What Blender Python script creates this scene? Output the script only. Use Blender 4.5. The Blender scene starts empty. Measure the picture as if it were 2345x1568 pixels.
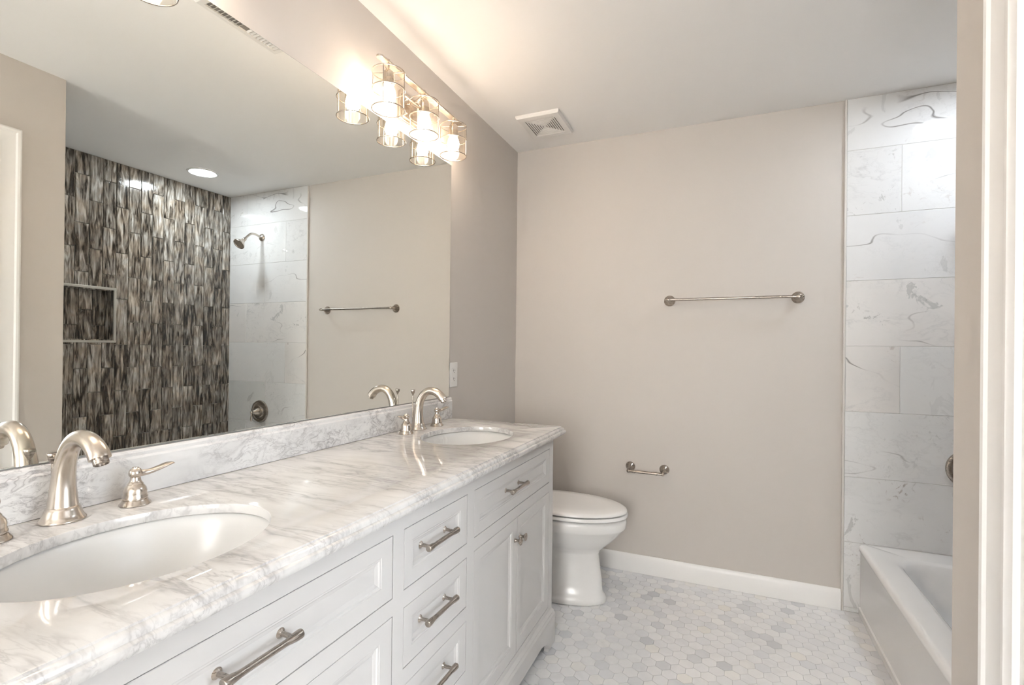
import bpy, bmesh, math, random
from mathutils import Vector, Matrix
random.seed(7)
S = bpy.context.scene
PI = math.pi

# ------------------------------------------------------------------ camera
W_PX, H_PX, F_PX = 2345.0, 1568.0, 1137.76
CAM = Vector((1.1853, -2.8174, 1.2317))
yaw, pitch, roll = 0.4057, 0.0022, 0.0105
Fd = Vector((-math.sin(yaw)*math.cos(pitch), math.cos(yaw)*math.cos(pitch), math.sin(pitch)))
Rt = Vector((math.cos(yaw), math.sin(yaw), 0)); Up = Rt.cross(Fd)
R2 = Rt*math.cos(roll) + Up*math.sin(roll); U2 = -Rt*math.sin(roll) + Up*math.cos(roll)
cd = bpy.data.cameras.new('camera'); cam = bpy.data.objects.new('camera', cd)
S.collection.objects.link(cam)
cam.matrix_world = Matrix(((R2.x, U2.x, -Fd.x, CAM.x), (R2.y, U2.y, -Fd.y, CAM.y), (R2.z, U2.z, -Fd.z, CAM.z), (0, 0, 0, 1)))
cd.sensor_fit = 'HORIZONTAL'; cd.sensor_width = 36.0; cd.lens = 36.0*F_PX/W_PX
cd.shift_y = 12.2/W_PX; cd.clip_start = 0.02
S.camera = cam

# ------------------------------------------------------------------ view, world, light
S.view_settings.view_transform = 'Standard'; S.view_settings.look = 'None'
S.view_settings.exposure = 2.50; S.view_settings.gamma = 1.0; S.view_settings.use_curve_mapping = False
S.cycles.max_bounces = 7; S.cycles.diffuse_bounces = 4; S.cycles.glossy_bounces = 4
S.cycles.use_adaptive_sampling = True; S.cycles.adaptive_threshold = 0.08; S.cycles.adaptive_min_samples = 16
S.cycles.transparent_max_bounces = 16; S.cycles.transmission_bounces = 6
S.cycles.use_denoising = True; S.cycles.caustics_reflective = True; S.cycles.caustics_refractive = False
S.cycles.sample_clamp_indirect = 5.0; S.cycles.blur_glossy = 1.0
wd = bpy.data.worlds.new('world'); S.world = wd; wd.use_nodes = True
wd.node_tree.nodes['Background'].inputs[0].default_value = (0.80, 0.90, 1.0, 1)
wd.node_tree.nodes['Background'].inputs[1].default_value = 1.0
BULB = 16.5          # emission of the six vanity bulbs
LED = 26.0           # recessed lamp over the tub
HALL_FILL = 3.5          # added fill lamp, assumed daylight from the unseen hall (W)

YB_FILL = -4.985
def area(name, loc, rot, sx, sy, power, color):
    l = bpy.data.lights.new(name, 'AREA'); l.shape = 'RECTANGLE'; l.size = sx; l.size_y = sy
    l.energy = power; l.color = color
    o = bpy.data.objects.new(name, l); o.location = loc; o.rotation_euler = rot
    S.collection.objects.link(o); return o
area('hall_daylight_fill', (3.50, -2.45, 1.45), (0, PI/2, 0), 1.5, 1.5, HALL_FILL, (0.95, 0.97, 1.0))
BACK_FILL = 20.0         # added fill lamp behind the camera, in an invented window (W)
area('back_daylight_fill', (1.18, YB_FILL, 1.45), (PI/2, 0, PI), 0.74, 1.3, BACK_FILL, (0.90, 0.955, 1.0))

# ------------------------------------------------------------------ measures of the room
H = 2.44; XW = 1.611; YC = -1.54; XS = 2.548; XT = 1.712; YB = -5.00
ZC = 0.908; CD = 0.557; CE = -0.802; CL = -2.66
XF = 0.522; VR = -0.822; VL = -2.636

# ------------------------------------------------------------------ materials
def mat(name):
    m = bpy.data.materials.new(name); m.use_nodes = True
    return m, m.node_tree, m.node_tree.nodes['Principled BSDF']
def N(nt, t, **kw):
    n = nt.nodes.new(t)
    for k, v in kw.items(): setattr(n, k, v)
    return n
def ramp(nt, src, stops, interp='LINEAR'):
    r = N(nt, 'ShaderNodeValToRGB'); r.color_ramp.interpolation = interp
    e = r.color_ramp.elements
    while len(e) < len(stops): e.new(0.5)
    for i, (p, c) in enumerate(stops):
        e[i].position = p; e[i].color = (c if isinstance(c, tuple) else (c, c, c)) + (1,)
    nt.links.new(src, r.inputs[0]); return r.outputs[0]
def mth(nt, op, a, b=None, clamp=False):
    n = N(nt, 'ShaderNodeMath', operation=op); n.use_clamp = clamp
    for i, v in enumerate((a, b)):
        if v is None: continue
        if isinstance(v, (int, float)): n.inputs[i].default_value = v
        else: nt.links.new(v, n.inputs[i])
    return n.outputs[0]
def vmul(nt, a, b, op='MULTIPLY'):
    n = N(nt, 'ShaderNodeVectorMath', operation=op)
    for i, v in enumerate((a, b)):
        if isinstance(v, tuple): n.inputs[i].default_value = v
        else: nt.links.new(v, n.inputs[i])
    return n.outputs[0]
def mix(nt, fac, a, b, blend='MIX'):
    n = N(nt, 'ShaderNodeMix', data_type='RGBA', blend_type=blend)
    for s, v in ((n.inputs[0], fac), (n.inputs[6], a), (n.inputs[7], b)):
        if isinstance(v, (int, float)): s.default_value = v
        elif isinstance(v, tuple): s.default_value = v + (1,)
        else: nt.links.new(v, s)
    return n.outputs[2]
def noise(nt, vec, scale, detail=4, rough=0.55, dist=0.0):
    n = N(nt, 'ShaderNodeTexNoise'); n.inputs['Scale'].default_value = scale
    n.inputs['Detail'].default_value = detail; n.inputs['Roughness'].default_value = rough
    n.inputs['Distortion'].default_value = dist
    nt.links.new(vec, n.inputs['Vector']); return n.outputs[0]
def bump(nt, b, src, strength, dist=0.001):
    n = N(nt, 'ShaderNodeBump'); n.inputs['Strength'].default_value = strength; n.inputs['Distance'].default_value = dist
    nt.links.new(src, n.inputs['Height']); nt.links.new(n.outputs[0], b.inputs['Normal'])
def objvec(nt): return N(nt, 'ShaderNodeNewGeometry').outputs['Position']
def plain(name, col, rough=0.5, spec=0.5, metal=0.0, coat=0.0, bumpy=0.0, bscale=60, vary=0.0):
    m, nt, b = mat(name)
    b.inputs['Base Color'].default_value = col + (1,); b.inputs['Roughness'].default_value = rough
    b.inputs['Specular IOR Level'].default_value = spec; b.inputs['Metallic'].default_value = metal
    b.inputs['Coat Weight'].default_value = coat
    p = objvec(nt)
    if bumpy: bump(nt, b, noise(nt, p, bscale, 3), bumpy)
    if vary:
        n = noise(nt, p, 3.0, 3)
        nt.links.new(mix(nt, n, tuple(c*(1-vary) for c in col), tuple(min(1, c*(1+vary)) for c in col)), b.inputs['Base Color'])
    return m
WALL = plain('greige_wall_paint', (0.62, 0.580, 0.542), 0.55, 0.35, bumpy=0.06, bscale=220, vary=0.01)
CEIL = plain('ceiling_paint', (0.91, 0.90, 0.885), 0.7, 0.25, bumpy=0.05, bscale=200, vary=0.01)
TRIM = plain('white_trim_paint', (0.88, 0.87, 0.855), 0.32, 0.5, vary=0.008)
CAB = plain('white_cabinet_lacquer', (0.66, 0.65, 0.64), 0.34, 0.45, vary=0.006)
GAP = plain('cabinet_inside', (0.20, 0.19, 0.18), 0.8, vary=0.02)
PORC = plain('white_porcelain', (0.88, 0.87, 0.855), 0.17, 0.5, coat=0.0, vary=0.004)
SINK = plain('sink_porcelain', (0.74, 0.735, 0.72), 0.24, 0.45, vary=0.004)
ACRY = plain('white_tub_enamel', (0.92, 0.915, 0.905), 0.13, 0.5, coat=0.2, vary=0.004)
PLAS = plain('white_plastic', (0.80, 0.79, 0.77), 0.35, vary=0.005)
DARK = plain('dark_void', (0.03, 0.025, 0.02), 0.8, vary=0.05)
SEAL = plain('white_caulk', (0.72, 0.69, 0.65), 0.5, vary=0.02)
GROUT = plain('pale_grout', (0.82, 0.815, 0.80), 0.85, vary=0.03)
GROUTG = plain('grey_grout', (0.52, 0.50, 0.45), 0.85, vary=0.04)
BRASS = plain('brass_fitting', (0.55, 0.40, 0.20), 0.3, metal=1.0, vary=0.04)
HOLE = plain('aerator_mesh', (0.10, 0.09, 0.08), 0.5, metal=0.6, vary=0.05)
EDGE = plain('ground_mirror_edge', (0.25, 0.27, 0.25), 0.2, vary=0.05)
WOOD = plain('oak_floor', (0.42, 0.29, 0.18), 0.4, vary=0.15)

def brushed(name, col, rough):
    m, nt, b = mat(name)
    b.inputs['Metallic'].default_value = 1.0; b.inputs['Anisotropic'].default_value = 0.4
    tc = N(nt, 'ShaderNodeTexCoord').outputs['Object']
    v = vmul(nt, tc, (60.0, 60.0, 900.0)); n = noise(nt, v, 1.0, 2)
    nt.links.new(ramp(nt, n, [(0.3, tuple(c*0.96 for c in col)), (0.7, col)]), b.inputs['Base Color'])
    nt.links.new(ramp(nt, n, [(0.3, rough*0.95), (0.7, rough*1.05)]), b.inputs['Roughness'])
    return m
NICK = brushed('brushed_nickel', (0.62, 0.56, 0.495), 0.25)
NICKD = brushed('satin_nickel_dark', (0.42, 0.375, 0.33), 0.28)
CHRM = plain('mirror_silver', (0.91, 0.92, 0.885), 0.0, metal=1.0, vary=0.0)

def marble(name, base, vein, vcol, dirv, mode):
    """polished white marble; mode 'slab' reads world position, 'tile' adds a per-tile random offset"""
    m, nt, b = mat(name)
    p = objvec(nt)
    rn = None
    if mode == 'tile':
        a = N(nt, 'ShaderNodeAttribute'); a.attribute_name = 'rnd'; rn = a.outputs['Vector']
        p = vmul(nt, p, vmul(nt, rn, (13.0, 17.0, 11.0)), 'ADD')
    mp = N(nt, 'ShaderNodeMapping'); mp.vector_type = 'POINT'
    mp.inputs['Rotation'].default_value = dirv[0]; mp.inputs['Scale'].default_value = dirv[1]
    nt.links.new(p, mp.inputs['Vector']); q = mp.outputs[0]
    wob = N(nt, 'ShaderNodeTexNoise'); wob.inputs['Scale'].default_value = vein[0]*0.7; wob.inputs['Detail'].default_value = 4
    nt.links.new(q, wob.inputs['Vector'])
    qq = vmul(nt, q, vmul(nt, vmul(nt, wob.outputs['Color'], (-0.5, -0.5, -0.5), 'ADD'), (vein[1],)*3), 'ADD')
    n1 = noise(nt, qq, vein[0], 4 if 'counter' in name else 5, 0.52 if 'counter' in name else 0.6)
    v1 = mth(nt, 'ABSOLUTE', mth(nt, 'SUBTRACT', n1, 0.5))
    l1 = ramp(nt, v1, [(0.0, 1.0), (vein[2], 0.35), (vein[2]*3.2, 0.0)])
    n2 = noise(nt, qq, vein[0]*2.3, 4 if 'counter' in name else 6, 0.52 if 'counter' in name else 0.65)
    v2 = mth(nt, 'ABSOLUTE', mth(nt, 'SUBTRACT', n2, 0.46))
    l2 = ramp(nt, v2, [(0.0, 0.8), (vein[2]*0.8, 0.25), (vein[2]*2.4, 0.0)])
    mask = ramp(nt, noise(nt, q, vein[0]*0.55, 3), [(vein[3], 0.0), (vein[3]+0.2, 1.0)])
    cloud = ramp(nt, noise(nt, qq, vein[0]*0.6, 5, 0.6), [(0.42, 0.0), (0.75, 0.30)])
    f = mth(nt, 'MULTIPLY', mth(nt, 'MAXIMUM', l1, l2), mask)
    f = mth(nt, 'MULTIPLY', mth(nt, 'ADD', f, cloud), vein[4], clamp=True)
    col = mix(nt, f, base, vcol)
    if mode == 'tile':
        sep = N(nt, 'ShaderNodeSeparateXYZ'); nt.links.new(rn, sep.inputs[0])
        # tone of the single tile: clean, greenish grey or warm
        tone = ramp(nt, sep.outputs[0], [(0.0, tuple(c*k for c, k in zip(base, (0.97, 0.97, 0.98)))), (0.35, base), (0.60, tuple(c*k for c, k in zip(base, (0.85, 0.87, 0.86)))), (0.80, base), (1.0, tuple(c*k for c, k in zip(base, (0.99, 0.96, 0.94))))])
        busy = ramp(nt, sep.outputs[1], [(0.10, 0.30), (0.5, 0.75), (0.9, 1.15)])
        col = mix(nt, mth(nt, 'MULTIPLY', f, busy), tone, vcol)
        # long thin cracks
        n3 = noise(nt, vmul(nt, p, (1.0, 1.0, 2.4)), 1.25, 3.0, 0.42, 0.06)
        crack = ramp(nt, mth(nt, 'ABSOLUTE', mth(nt, 'SUBTRACT', n3, 0.5)), [(0.0, 1.0), (0.0009, 0.6), (0.0024, 0.0)])
        cm = ramp(nt, noise(nt, p, 3.0, 2), [(0.50, 0.0), (0.60, 1.0)])
        col = mix(nt, mth(nt, 'MULTIPLY', mth(nt, 'MULTIPLY', crack, cm), 0.8), col, (0.13, 0.11, 0.10))
        # soft grey lens-shaped patches with a crisp rim
        n5 = noise(nt, vmul(nt, p, (1.3, 1.3, 1.0)), 6.0, 5, 0.55, 0.5)
        lens = ramp(nt, n5, [(0.655, 0.0), (0.670, 0.50), (0.74, 0.35)])
        col = mix(nt, mth(nt, 'MULTIPLY', lens, busy), col, (0.40, 0.41, 0.40))
        # small rusty flecks
        n4 = noise(nt, p, 24.0, 5, 0.65, 1.6)
        fm = ramp(nt, noise(nt, p, 4.0, 2), [(0.52, 0.0), (0.64, 1.0)])
        blot = mth(nt, 'MULTIPLY', ramp(nt, n4, [(0.58, 0.0), (0.66, 0.6)]), fm)
        col = mix(nt, mth(nt, 'MULTIPLY', blot, busy), col, mix(nt, sep.outputs[2], (0.30, 0.30, 0.29), (0.33, 0.24, 0.19)))
    nt.links.new(col, b.inputs['Base Color'])
    b.inputs['Roughness'].default_value = 0.05; b.inputs['Specular IOR Level'].default_value = 0.5
    b.inputs['Subsurface Weight'].default_value = 0.0
    return m
MCOUNT = marble('carrara_counter_marble', (0.75, 0.742, 0.728), (5.6, 0.16, 0.042, 0.37, 0.80), (0.43, 0.42, 0.42), ((0, 0, -0.42), (1.0, 4.6, 3.0)), 'slab')
MSPL = marble('carrara_backsplash_marble', (0.77, 0.765, 0.755), (9.0, 0.30, 0.022, 0.40, 0.8), (0.36, 0.345, 0.35), ((0.6, 0, 0), (1.0, 1.0, 1.5)), 'slab')
MTILE = marble('white_marble_wall_tile', (0.83, 0.83, 0.825), (3.4, 0.30, 0.010, 0.44, 0.55), (0.50, 0.50, 0.50), ((0, 0.5, 0), (1.0, 1.0, 1.6)), 'tile')

def hexmat():
    m, nt, b = mat('marble_hexagon_mosaic')
    a = N(nt, 'ShaderNodeAttribute'); a.attribute_name = 'rnd'
    sep = N(nt, 'ShaderNodeSeparateXYZ'); nt.links.new(a.outputs['Vector'], sep.inputs[0])
    base = ramp(nt, sep.outputs[0], [(0.0, (0.66, 0.67, 0.69)), (0.05, (0.76, 0.77, 0.79)), (0.22, (0.84, 0.845, 0.86)), (0.60, (0.865, 0.865, 0.87)),
                                     (0.90, (0.90, 0.90, 0.90)), (0.97, (0.89, 0.88, 0.855)), (1.0, (0.86, 0.84, 0.80))])
    p = vmul(nt, objvec(nt), vmul(nt, a.outputs['Vector'], (9., 9., 9.)), 'ADD')
    n = noise(nt, p, 9.0, 5, 0.6, 0.8)
    c = mix(nt, ramp(nt, n, [(0.48, 0.0), (0.85, 0.4)]), base, (0.60, 0.60, 0.61))
    n2 = noise(nt, p, 14.0, 6, 0.7, 1.5)
    c = mix(nt, ramp(nt, n2, [(0.68, 0.0), (0.74, 0.7)]), c, (0.36, 0.33, 0.31))
    nt.links.new(c, b.inputs['Base Color'])
    b.inputs['Roughness'].default_value = 0.30; b.inputs['Specular IOR Level'].default_value = 0.45
    return m
MHEX = hexmat()

def glasstile():
    m, nt, b = mat('streaked_glass_tile')
    a = N(nt, 'ShaderNodeAttribute'); a.attribute_name = 'rnd'
    sep = N(nt, 'ShaderNodeSeparateXYZ'); nt.links.new(a.outputs['Vector'], sep.inputs[0])
    p = vmul(nt, objvec(nt), vmul(nt, a.outputs['Vector'], (7., 5., 9.)), 'ADD')
    n1 = noise(nt, vmul(nt, p, (42., 42., 6.0)), 1.0, 4, 0.55, 1.1)
    n2 = noise(nt, vmul(nt, p, (120., 120., 12.)), 1.0, 3, 0.6, 0.5)
    f = mth(nt, 'ADD', mth(nt, 'MULTIPLY', n1, 0.68), mth(nt, 'MULTIPLY', n2, 0.32))
    f = mth(nt, 'ADD', f, mth(nt, 'MULTIPLY', mth(nt, 'SUBTRACT', sep.outputs[0], 0.5), 0.09))
    c = ramp(nt, f, [(0.36, (0.012, 0.010, 0.008)), (0.43, (0.055, 0.045, 0.035)), (0.48, (0.16, 0.14, 0.115)), (0.55, (0.30, 0.275, 0.24)), (0.66, (0.62, 0.60, 0.56))])
    warm = mix(nt, ramp(nt, noise(nt, p, 12.0, 2), [(0.4, 0.0), (0.65, 0.5)]), c, (1.05, 0.86, 0.66), 'MULTIPLY')
    nt.links.new(warm, b.inputs['Base Color'])
    b.inputs['Roughness'].default_value = 0.10; b.inputs['Specular IOR Level'].default_value = 0.7; b.inputs['Coat Weight'].default_value = 0.4
    bump(nt, b, f, 0.30, 0.004)
    return m
MGLT = glasstile()

def clearglass():
    m = bpy.data.materials.new('clear_ribbed_glass'); m.use_nodes = True; nt = m.node_tree; nt.nodes.clear()
    o = N(nt, 'ShaderNodeOutputMaterial'); t = N(nt, 'ShaderNodeBsdfTransparent'); g = N(nt, 'ShaderNodeBsdfGlossy')
    t.inputs[0].default_value = (0.97, 0.96, 0.94, 1); g.inputs['Roughness'].default_value = 0.05
    g.inputs['Color'].default_value = (1, 0.97, 0.92, 1)
    fr = N(nt, 'ShaderNodeLayerWeight'); fr.inputs[0].default_value = 0.35
    ms = N(nt, 'ShaderNodeMixShader')
    tc = N(nt, 'ShaderNodeTexCoord').outputs['Object']
    n = noise(nt, vmul(nt, tc, (140., 140., 5.)), 1.0, 2)
    f = mth(nt, 'MULTIPLY', fr.outputs['Facing'], ramp(nt, n, [(0.4, 0.25), (0.65, 1.0)]))
    nt.links.new(mth(nt, 'MULTIPLY', f, 0.40), ms.inputs[0])
    nt.links.new(t.outputs[0], ms.inputs[1]); nt.links.new(g.outputs[0], ms.inputs[2]); nt.links.new(ms.outputs[0], o.inputs[0])
    return m
GLASS = clearglass()
def emit(name, col, st):
    m = bpy.data.materials.new(name); m.use_nodes = True; nt = m.node_tree; nt.nodes.clear()
    o = N(nt, 'ShaderNodeOutputMaterial'); e = N(nt, 'ShaderNodeEmission')
    e.inputs[0].default_value = col + (1,); e.inputs[1].default_value = st
    nt.links.new(e.outputs[0], o.inputs[0]); return m
EBULB = emit('warm_bulb_glow', (1.0, 0.805, 0.635), BULB)
EBULB2 = emit('warm_bulb_glow_dimmed', (1.0, 0.805, 0.635), BULB*0.6)
ELED = emit('cool_led_glow', (0.86, 0.93, 1.0), LED)

# ------------------------------------------------------------------ mesh helpers
class MB:
    def __init__(s): s.v = []; s.f = []; s.mi = []; s.rnd = []
    def add(s, vs, fs, mi=0, rnd=(0, 0, 0)):
        o = len(s.v); s.v += [tuple(v) for v in vs]
        for f in fs: s.f.append([i+o for i in f]); s.mi.append(mi); s.rnd.append(rnd)
    def box(s, a, b, mi=0, rnd=(0, 0, 0)):
        (x0, y0, z0), (x1, y1, z1) = a, b
        s.add([(x0,y0,z0),(x1,y0,z0),(x1,y1,z0),(x0,y1,z0),(x0,y0,z1),(x1,y0,z1),(x1,y1,z1),(x0,y1,z1)],
              [(0,3,2,1),(4,5,6,7),(0,1,5,4),(1,2,6,5),(2,3,7,6),(3,0,4,7)], mi, rnd)
    def loops(s, loops, cap0=True, cap1=True, mi=0, closed=True):
        n = len(loops[0]); vs = [p for l in loops for p in l]; fs = []
        for i in range(len(loops)-1):
            for j in range(n if closed else n-1):
                k = (j+1) % n; fs.append((i*n+j, i*n+k, (i+1)*n+k, (i+1)*n+j))
        if cap0: fs.append(tuple(range(n))[::-1])
        if cap1: fs.append(tuple((len(loops)-1)*n+j for j in range(n)))
        s.add(vs, fs, mi)
    def lathe(s, prof, origin=(0, 0, 0), axis=(0, 0, 1), n=32, mi=0, cap0=True, cap1=True):
        ax = Vector(axis).normalized(); t = Vector((1, 0, 0)) if abs(ax.x) < 0.9 else Vector((0, 1, 0))
        u = ax.cross(t).normalized(); w = ax.cross(u); O = Vector(origin)
        s.loops([[O + ax*h + (u*math.cos(2*PI*j/n) + w*math.sin(2*PI*j/n))*max(r, 1e-5) for j in range(n)] for r, h in prof], cap0, cap1, mi)
    def tube(s, pts, rad, n=16, mi=0, cap=True, flat=None):
        pts = [Vector(p) for p in pts]; m = len(pts)
        rad = rad if isinstance(rad, (list, tuple)) else [rad]*m
        T = []
        for i in range(m):
            d = pts[min(i+1, m-1)] - pts[max(i-1, 0)]; T.append(d.normalized())
        u = T[0].cross(Vector((0, 0, 1)));
        if u.length < 1e-3: u = T[0].cross(Vector((0, 1, 0)))
        u.normalize(); L = []
        for i in range(m):
            u = (u - T[i]*u.dot(T[i])).normalized(); w = T[i].cross(u)
            fu, fw = flat[i] if flat else (1, 1)
            L.append([pts[i] + (u*math.cos(2*PI*j/n)*fu + w*math.sin(2*PI*j/n)*fw)*rad[i] for j in range(n)])
        s.loops(L, cap, cap, mi)
    def build(s, name, mats, parent=None, smooth=35, bevel=0.0, seg=2, rnd=False, sub=0):
        me = bpy.data.meshes.new(name); me.from_pydata(s.v, [], s.f)
        mats = mats if isinstance(mats, (list, tuple)) else [mats]
        for m in mats: me.materials.append(m)
        for i, p in enumerate(me.polygons): p.material_index = s.mi[i]
        if rnd:
            at = me.attributes.new('rnd', 'FLOAT_VECTOR', 'FACE')
            for i, r in enumerate(s.rnd): at.data[i].vector = r
        else:
            b = bmesh.new(); b.from_mesh(me)
            bmesh.ops.remove_doubles(b, verts=b.verts, dist=1e-6)
            bmesh.ops.recalc_face_normals(b, faces=b.faces); b.to_mesh(me); b.free()
        if smooth:
            me.shade_smooth(); me.set_sharp_from_angle(angle=math.radians(smooth))
        o = bpy.data.objects.new(name, me); S.collection.objects.link(o)
        if parent: o.parent = parent
        if bevel:
            bm = o.modifiers.new('bevel', 'BEVEL'); bm.width = bevel; bm.segments = seg; bm.limit_method = 'ANGLE'; bm.angle_limit = math.radians(40)
            bm.harden_normals = False
        if sub:
            sm = o.modifiers.new('sub', 'SUBSURF'); sm.levels = sub; sm.render_levels = sub
        return o
def tag(o, label, cat=None, group=None):
    o['label'] = label
    if cat: o['category'] = cat
    if group: o['group'] = group
    return o
def thing(name, label, cat, loc=(0, 0, 0), group=None):
    o = bpy.data.objects.new(name, None); o.empty_display_size = 0.05; S.collection.objects.link(o); o.location = loc
    return tag(o, label, cat, group)
def struct(o, label=None):
    o['kind'] = 'structure'
    if label: o['label'] = label
    return o
def copy_tree(o, parent=None):
    kids = [c for c in S.collection.objects if c.parent == o]
    c = o.copy(); S.collection.objects.link(c)
    if parent: c.parent = parent
    for k in kids: copy_tree(k, c)
    return c
def bez(p0, p1, p2, p3, n):
    out = []
    for i in range(n+1):
        t = i/n; a = (1-t)
        out.append(tuple(a**3*p0[k] + 3*a*a*t*p1[k] + 3*a*t*t*p2[k] + t**3*p3[k] for k in range(len(p0))))
    return out
def spline(P, n=6):
    """Catmull-Rom through tuples of any length"""
    out = []
    for i in range(len(P)-1):
        a, b, c, d = P[max(i-1, 0)], P[i], P[i+1], P[min(i+2, len(P)-1)]
        for k in range(n):
            t = k/n
            out.append(tuple(0.5*((2*b[j]) + (-a[j]+c[j])*t + (2*a[j]-5*b[j]+4*c[j]-d[j])*t*t + (-a[j]+3*b[j]-3*c[j]+d[j])*t**3) for j in range(len(b))))
    out.append(P[-1]); return out

# ------------------------------------------------------------------ room shell
m = MB(); m.box((-0.12, YB-0.12, -0.12), (3.75, 0.12, -0.006))
flo = struct(m.build('floor', [GROUT], smooth=0), 'floor of small white and grey marble hexagon tiles')
# hexagon mosaic, 2 inch, laid on the slab as one pattern
m = MB(); a = 0.0275; g = 0.0008; R = a/math.cos(PI/6)
dx, dy = 2*a, 1.5*R; j = 0; y = 0.02
while y > YB-0.03:
    x = (a if j % 2 else 0) + 0.01
    while x < 1.80:
        if not (x > XW+0.05 and y < YC-0.02):
            rr = (random.random(), random.random(), random.random())
            top = [(x+(R-g)*math.sin(k*PI/3), y+(R-g)*math.cos(k*PI/3), 0.0) for k in range(6)]
            bot = [(x+R*0.992*math.sin(k*PI/3), y+R*0.992*math.cos(k*PI/3), -0.004) for k in range(6)]
            cl = lambda q: (min(max(q[0], 0.0), 1.80 if y > YC else XW), min(q[1], -0.0005), q[2])
            top = [cl(q) for q in top][::-1]; bot = [cl(q) for q in bot][::-1]
            m.add(top+bot, [(0,1,2,3,4,5)] + [(k, k+6, (k+1) % 6+6, (k+1) % 6) for k in range(6)], 0, rr)
        x += dx
    y -= dy; j += 1
hx = m.build('hexagon_mosaic', [MHEX], flo, smooth=0, rnd=True)
m = MB(); m.box((XW+0.06, YB, -0.006), (3.7, YC-0.12, 0.0)); m.build('hall_floorboards', WOOD, flo, smooth=0)

m = MB(); m.box((-0.12, YB-0.12, H), (3.75, 0.12, H+0.12))
ceil = struct(m.build('ceiling', [CEIL], smooth=0), 'plain painted ceiling')
m = MB(); m.box((-0.12, YB-0.12, 0), (0, 0.12, H)); struct(m.build('wall_left', WALL, smooth=0), 'greige painted wall behind the mirror')
m = MB(); m.box((0, 0.0, 0), (XS+0.2, 0.12, H)); wf = struct(m.build('wall_far', WALL, smooth=0), 'greige painted wall behind the toilet and towel bar')
m = MB(); m.box((0, YB-0.12, 0), (3.75, YB, H)); struct(m.build('wall_back', WALL, smooth=0))
DY0, DY1, DH = -1.795, -2.62, 2.045          # door opening in the right wall
m = MB(); m.box((XW, DY0, 0), (XW+0.12, YC, H)); m.box((XW, YB, 0), (XW+0.12, DY1, H)); m.box((XW, DY1, DH), (XW+0.12, DY0, H))
struct(m.build('wall_right', WALL, smooth=0), 'greige painted wall end beside the tub')
m = MB(); m.box((XW+0.12, YC-0.12, 0), (3.75, YC, H)); ww = struct(m.build('wall_wing', WALL, smooth=0))
m = MB(); m.box((3.60, YB, 0), (3.75, -2.45-0.75, H)); m.box((3.60, -2.45+0.75, 0), (3.75, YC-0.12, H))
m.box((3.60, -3.2, 0), (3.75, -1.70, 0.7)); m.box((3.60, -3.2, 2.2), (3.75, -1.70, H))
struct(m.build('wall_hall', WALL, smooth=0))
# shower back wall with the niche opening
NY0, NY1, NZ0, NZ1, ND = -1.30, -0.842, 1.258, 1.592, 0.09
m = MB()
m.box((XS, NY1, 0), (XS+0.14, 0.0, H)); m.box((XS, YC, 0), (XS+0.14, NY0, H)); m.box((XS, NY0, 0), (XS+0.14, NY1, NZ0)); m.box((XS, NY0, NZ1), (XS+0.14, NY1, H))
m.box((XS+ND, NY0, NZ0), (XS+0.14, NY1, NZ1))
ws = struct(m.build('wall_shower', GROUTG, smooth=0), 'shower back wall clad in dark streaked vertical glass tiles')
random.seed(21)
# glass strip tiles: columns of 76 mm, 305 mm long, half-offset
def tile_rect(mb, P, u0, u1, v0, v1, th, g, rr, bev=0.0015):
    """P(u,v,d) maps to space; one bevelled tile"""
    if u1-u0 < 3*g or v1-v0 < 3*g: return
    u0 += g; u1 -= g; v0 += g; v1 -= g; b = bev
    o = [P(u0,v0,0), P(u1,v0,0), P(u1,v1,0), P(u0,v1,0)]
    t1 = [P(u0,v0,th-b), P(u1,v0,th-b), P(u1,v1,th-b), P(u0,v1,th-b)]
    t2 = [P(u0+b,v0+b,th), P(u1-b,v0+b,th), P(u1-b,v1-b,th), P(u0+b,v1-b,th)]
    fs = [(0,1,5,4),(1,2,6,5),(2,3,7,6),(3,0,4,7),(4,5,9,8),(5,6,10,9),(6,7,11,10),(7,4,8,11),(8,9,10,11)]
    mb.add(o+t1+t2, fs, 0, rr)
R3 = lambda: (random.random(), random.random(), random.random())
m = MB(); cw = 0.0757; k = 0
P = lambda u, v, d: (XS-d, -u, v)
while k*cw < 1.54:
    u0, u1 = k*cw, min((k+1)*cw, 1.54)
    z0 = 1.232 + (0.0 if k % 2 == 0 else 0.1525) - 0.305*5
    while z0 < H:
        a0, a1 = max(z0, 0.30), min(z0+0.305, H-0.001)
        if a1 > a0:
            segs = [(a0, a1)]
            if u1 > -NY1+0.002 and u0 < -NY0-0.002:
                segs = [q for q in ((a0, min(a1, NZ0)), (max(a0, NZ1), a1)) if q[1]-q[0] > 0.004]
                if a0 >= NZ0 and a1 <= NZ1: segs = []
            rr = R3()
            for q in segs: tile_rect(m, P, u0, u1, q[0], q[1], 0.007, 0.0017, rr)
        z0 += 0.305
    k += 1
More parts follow.
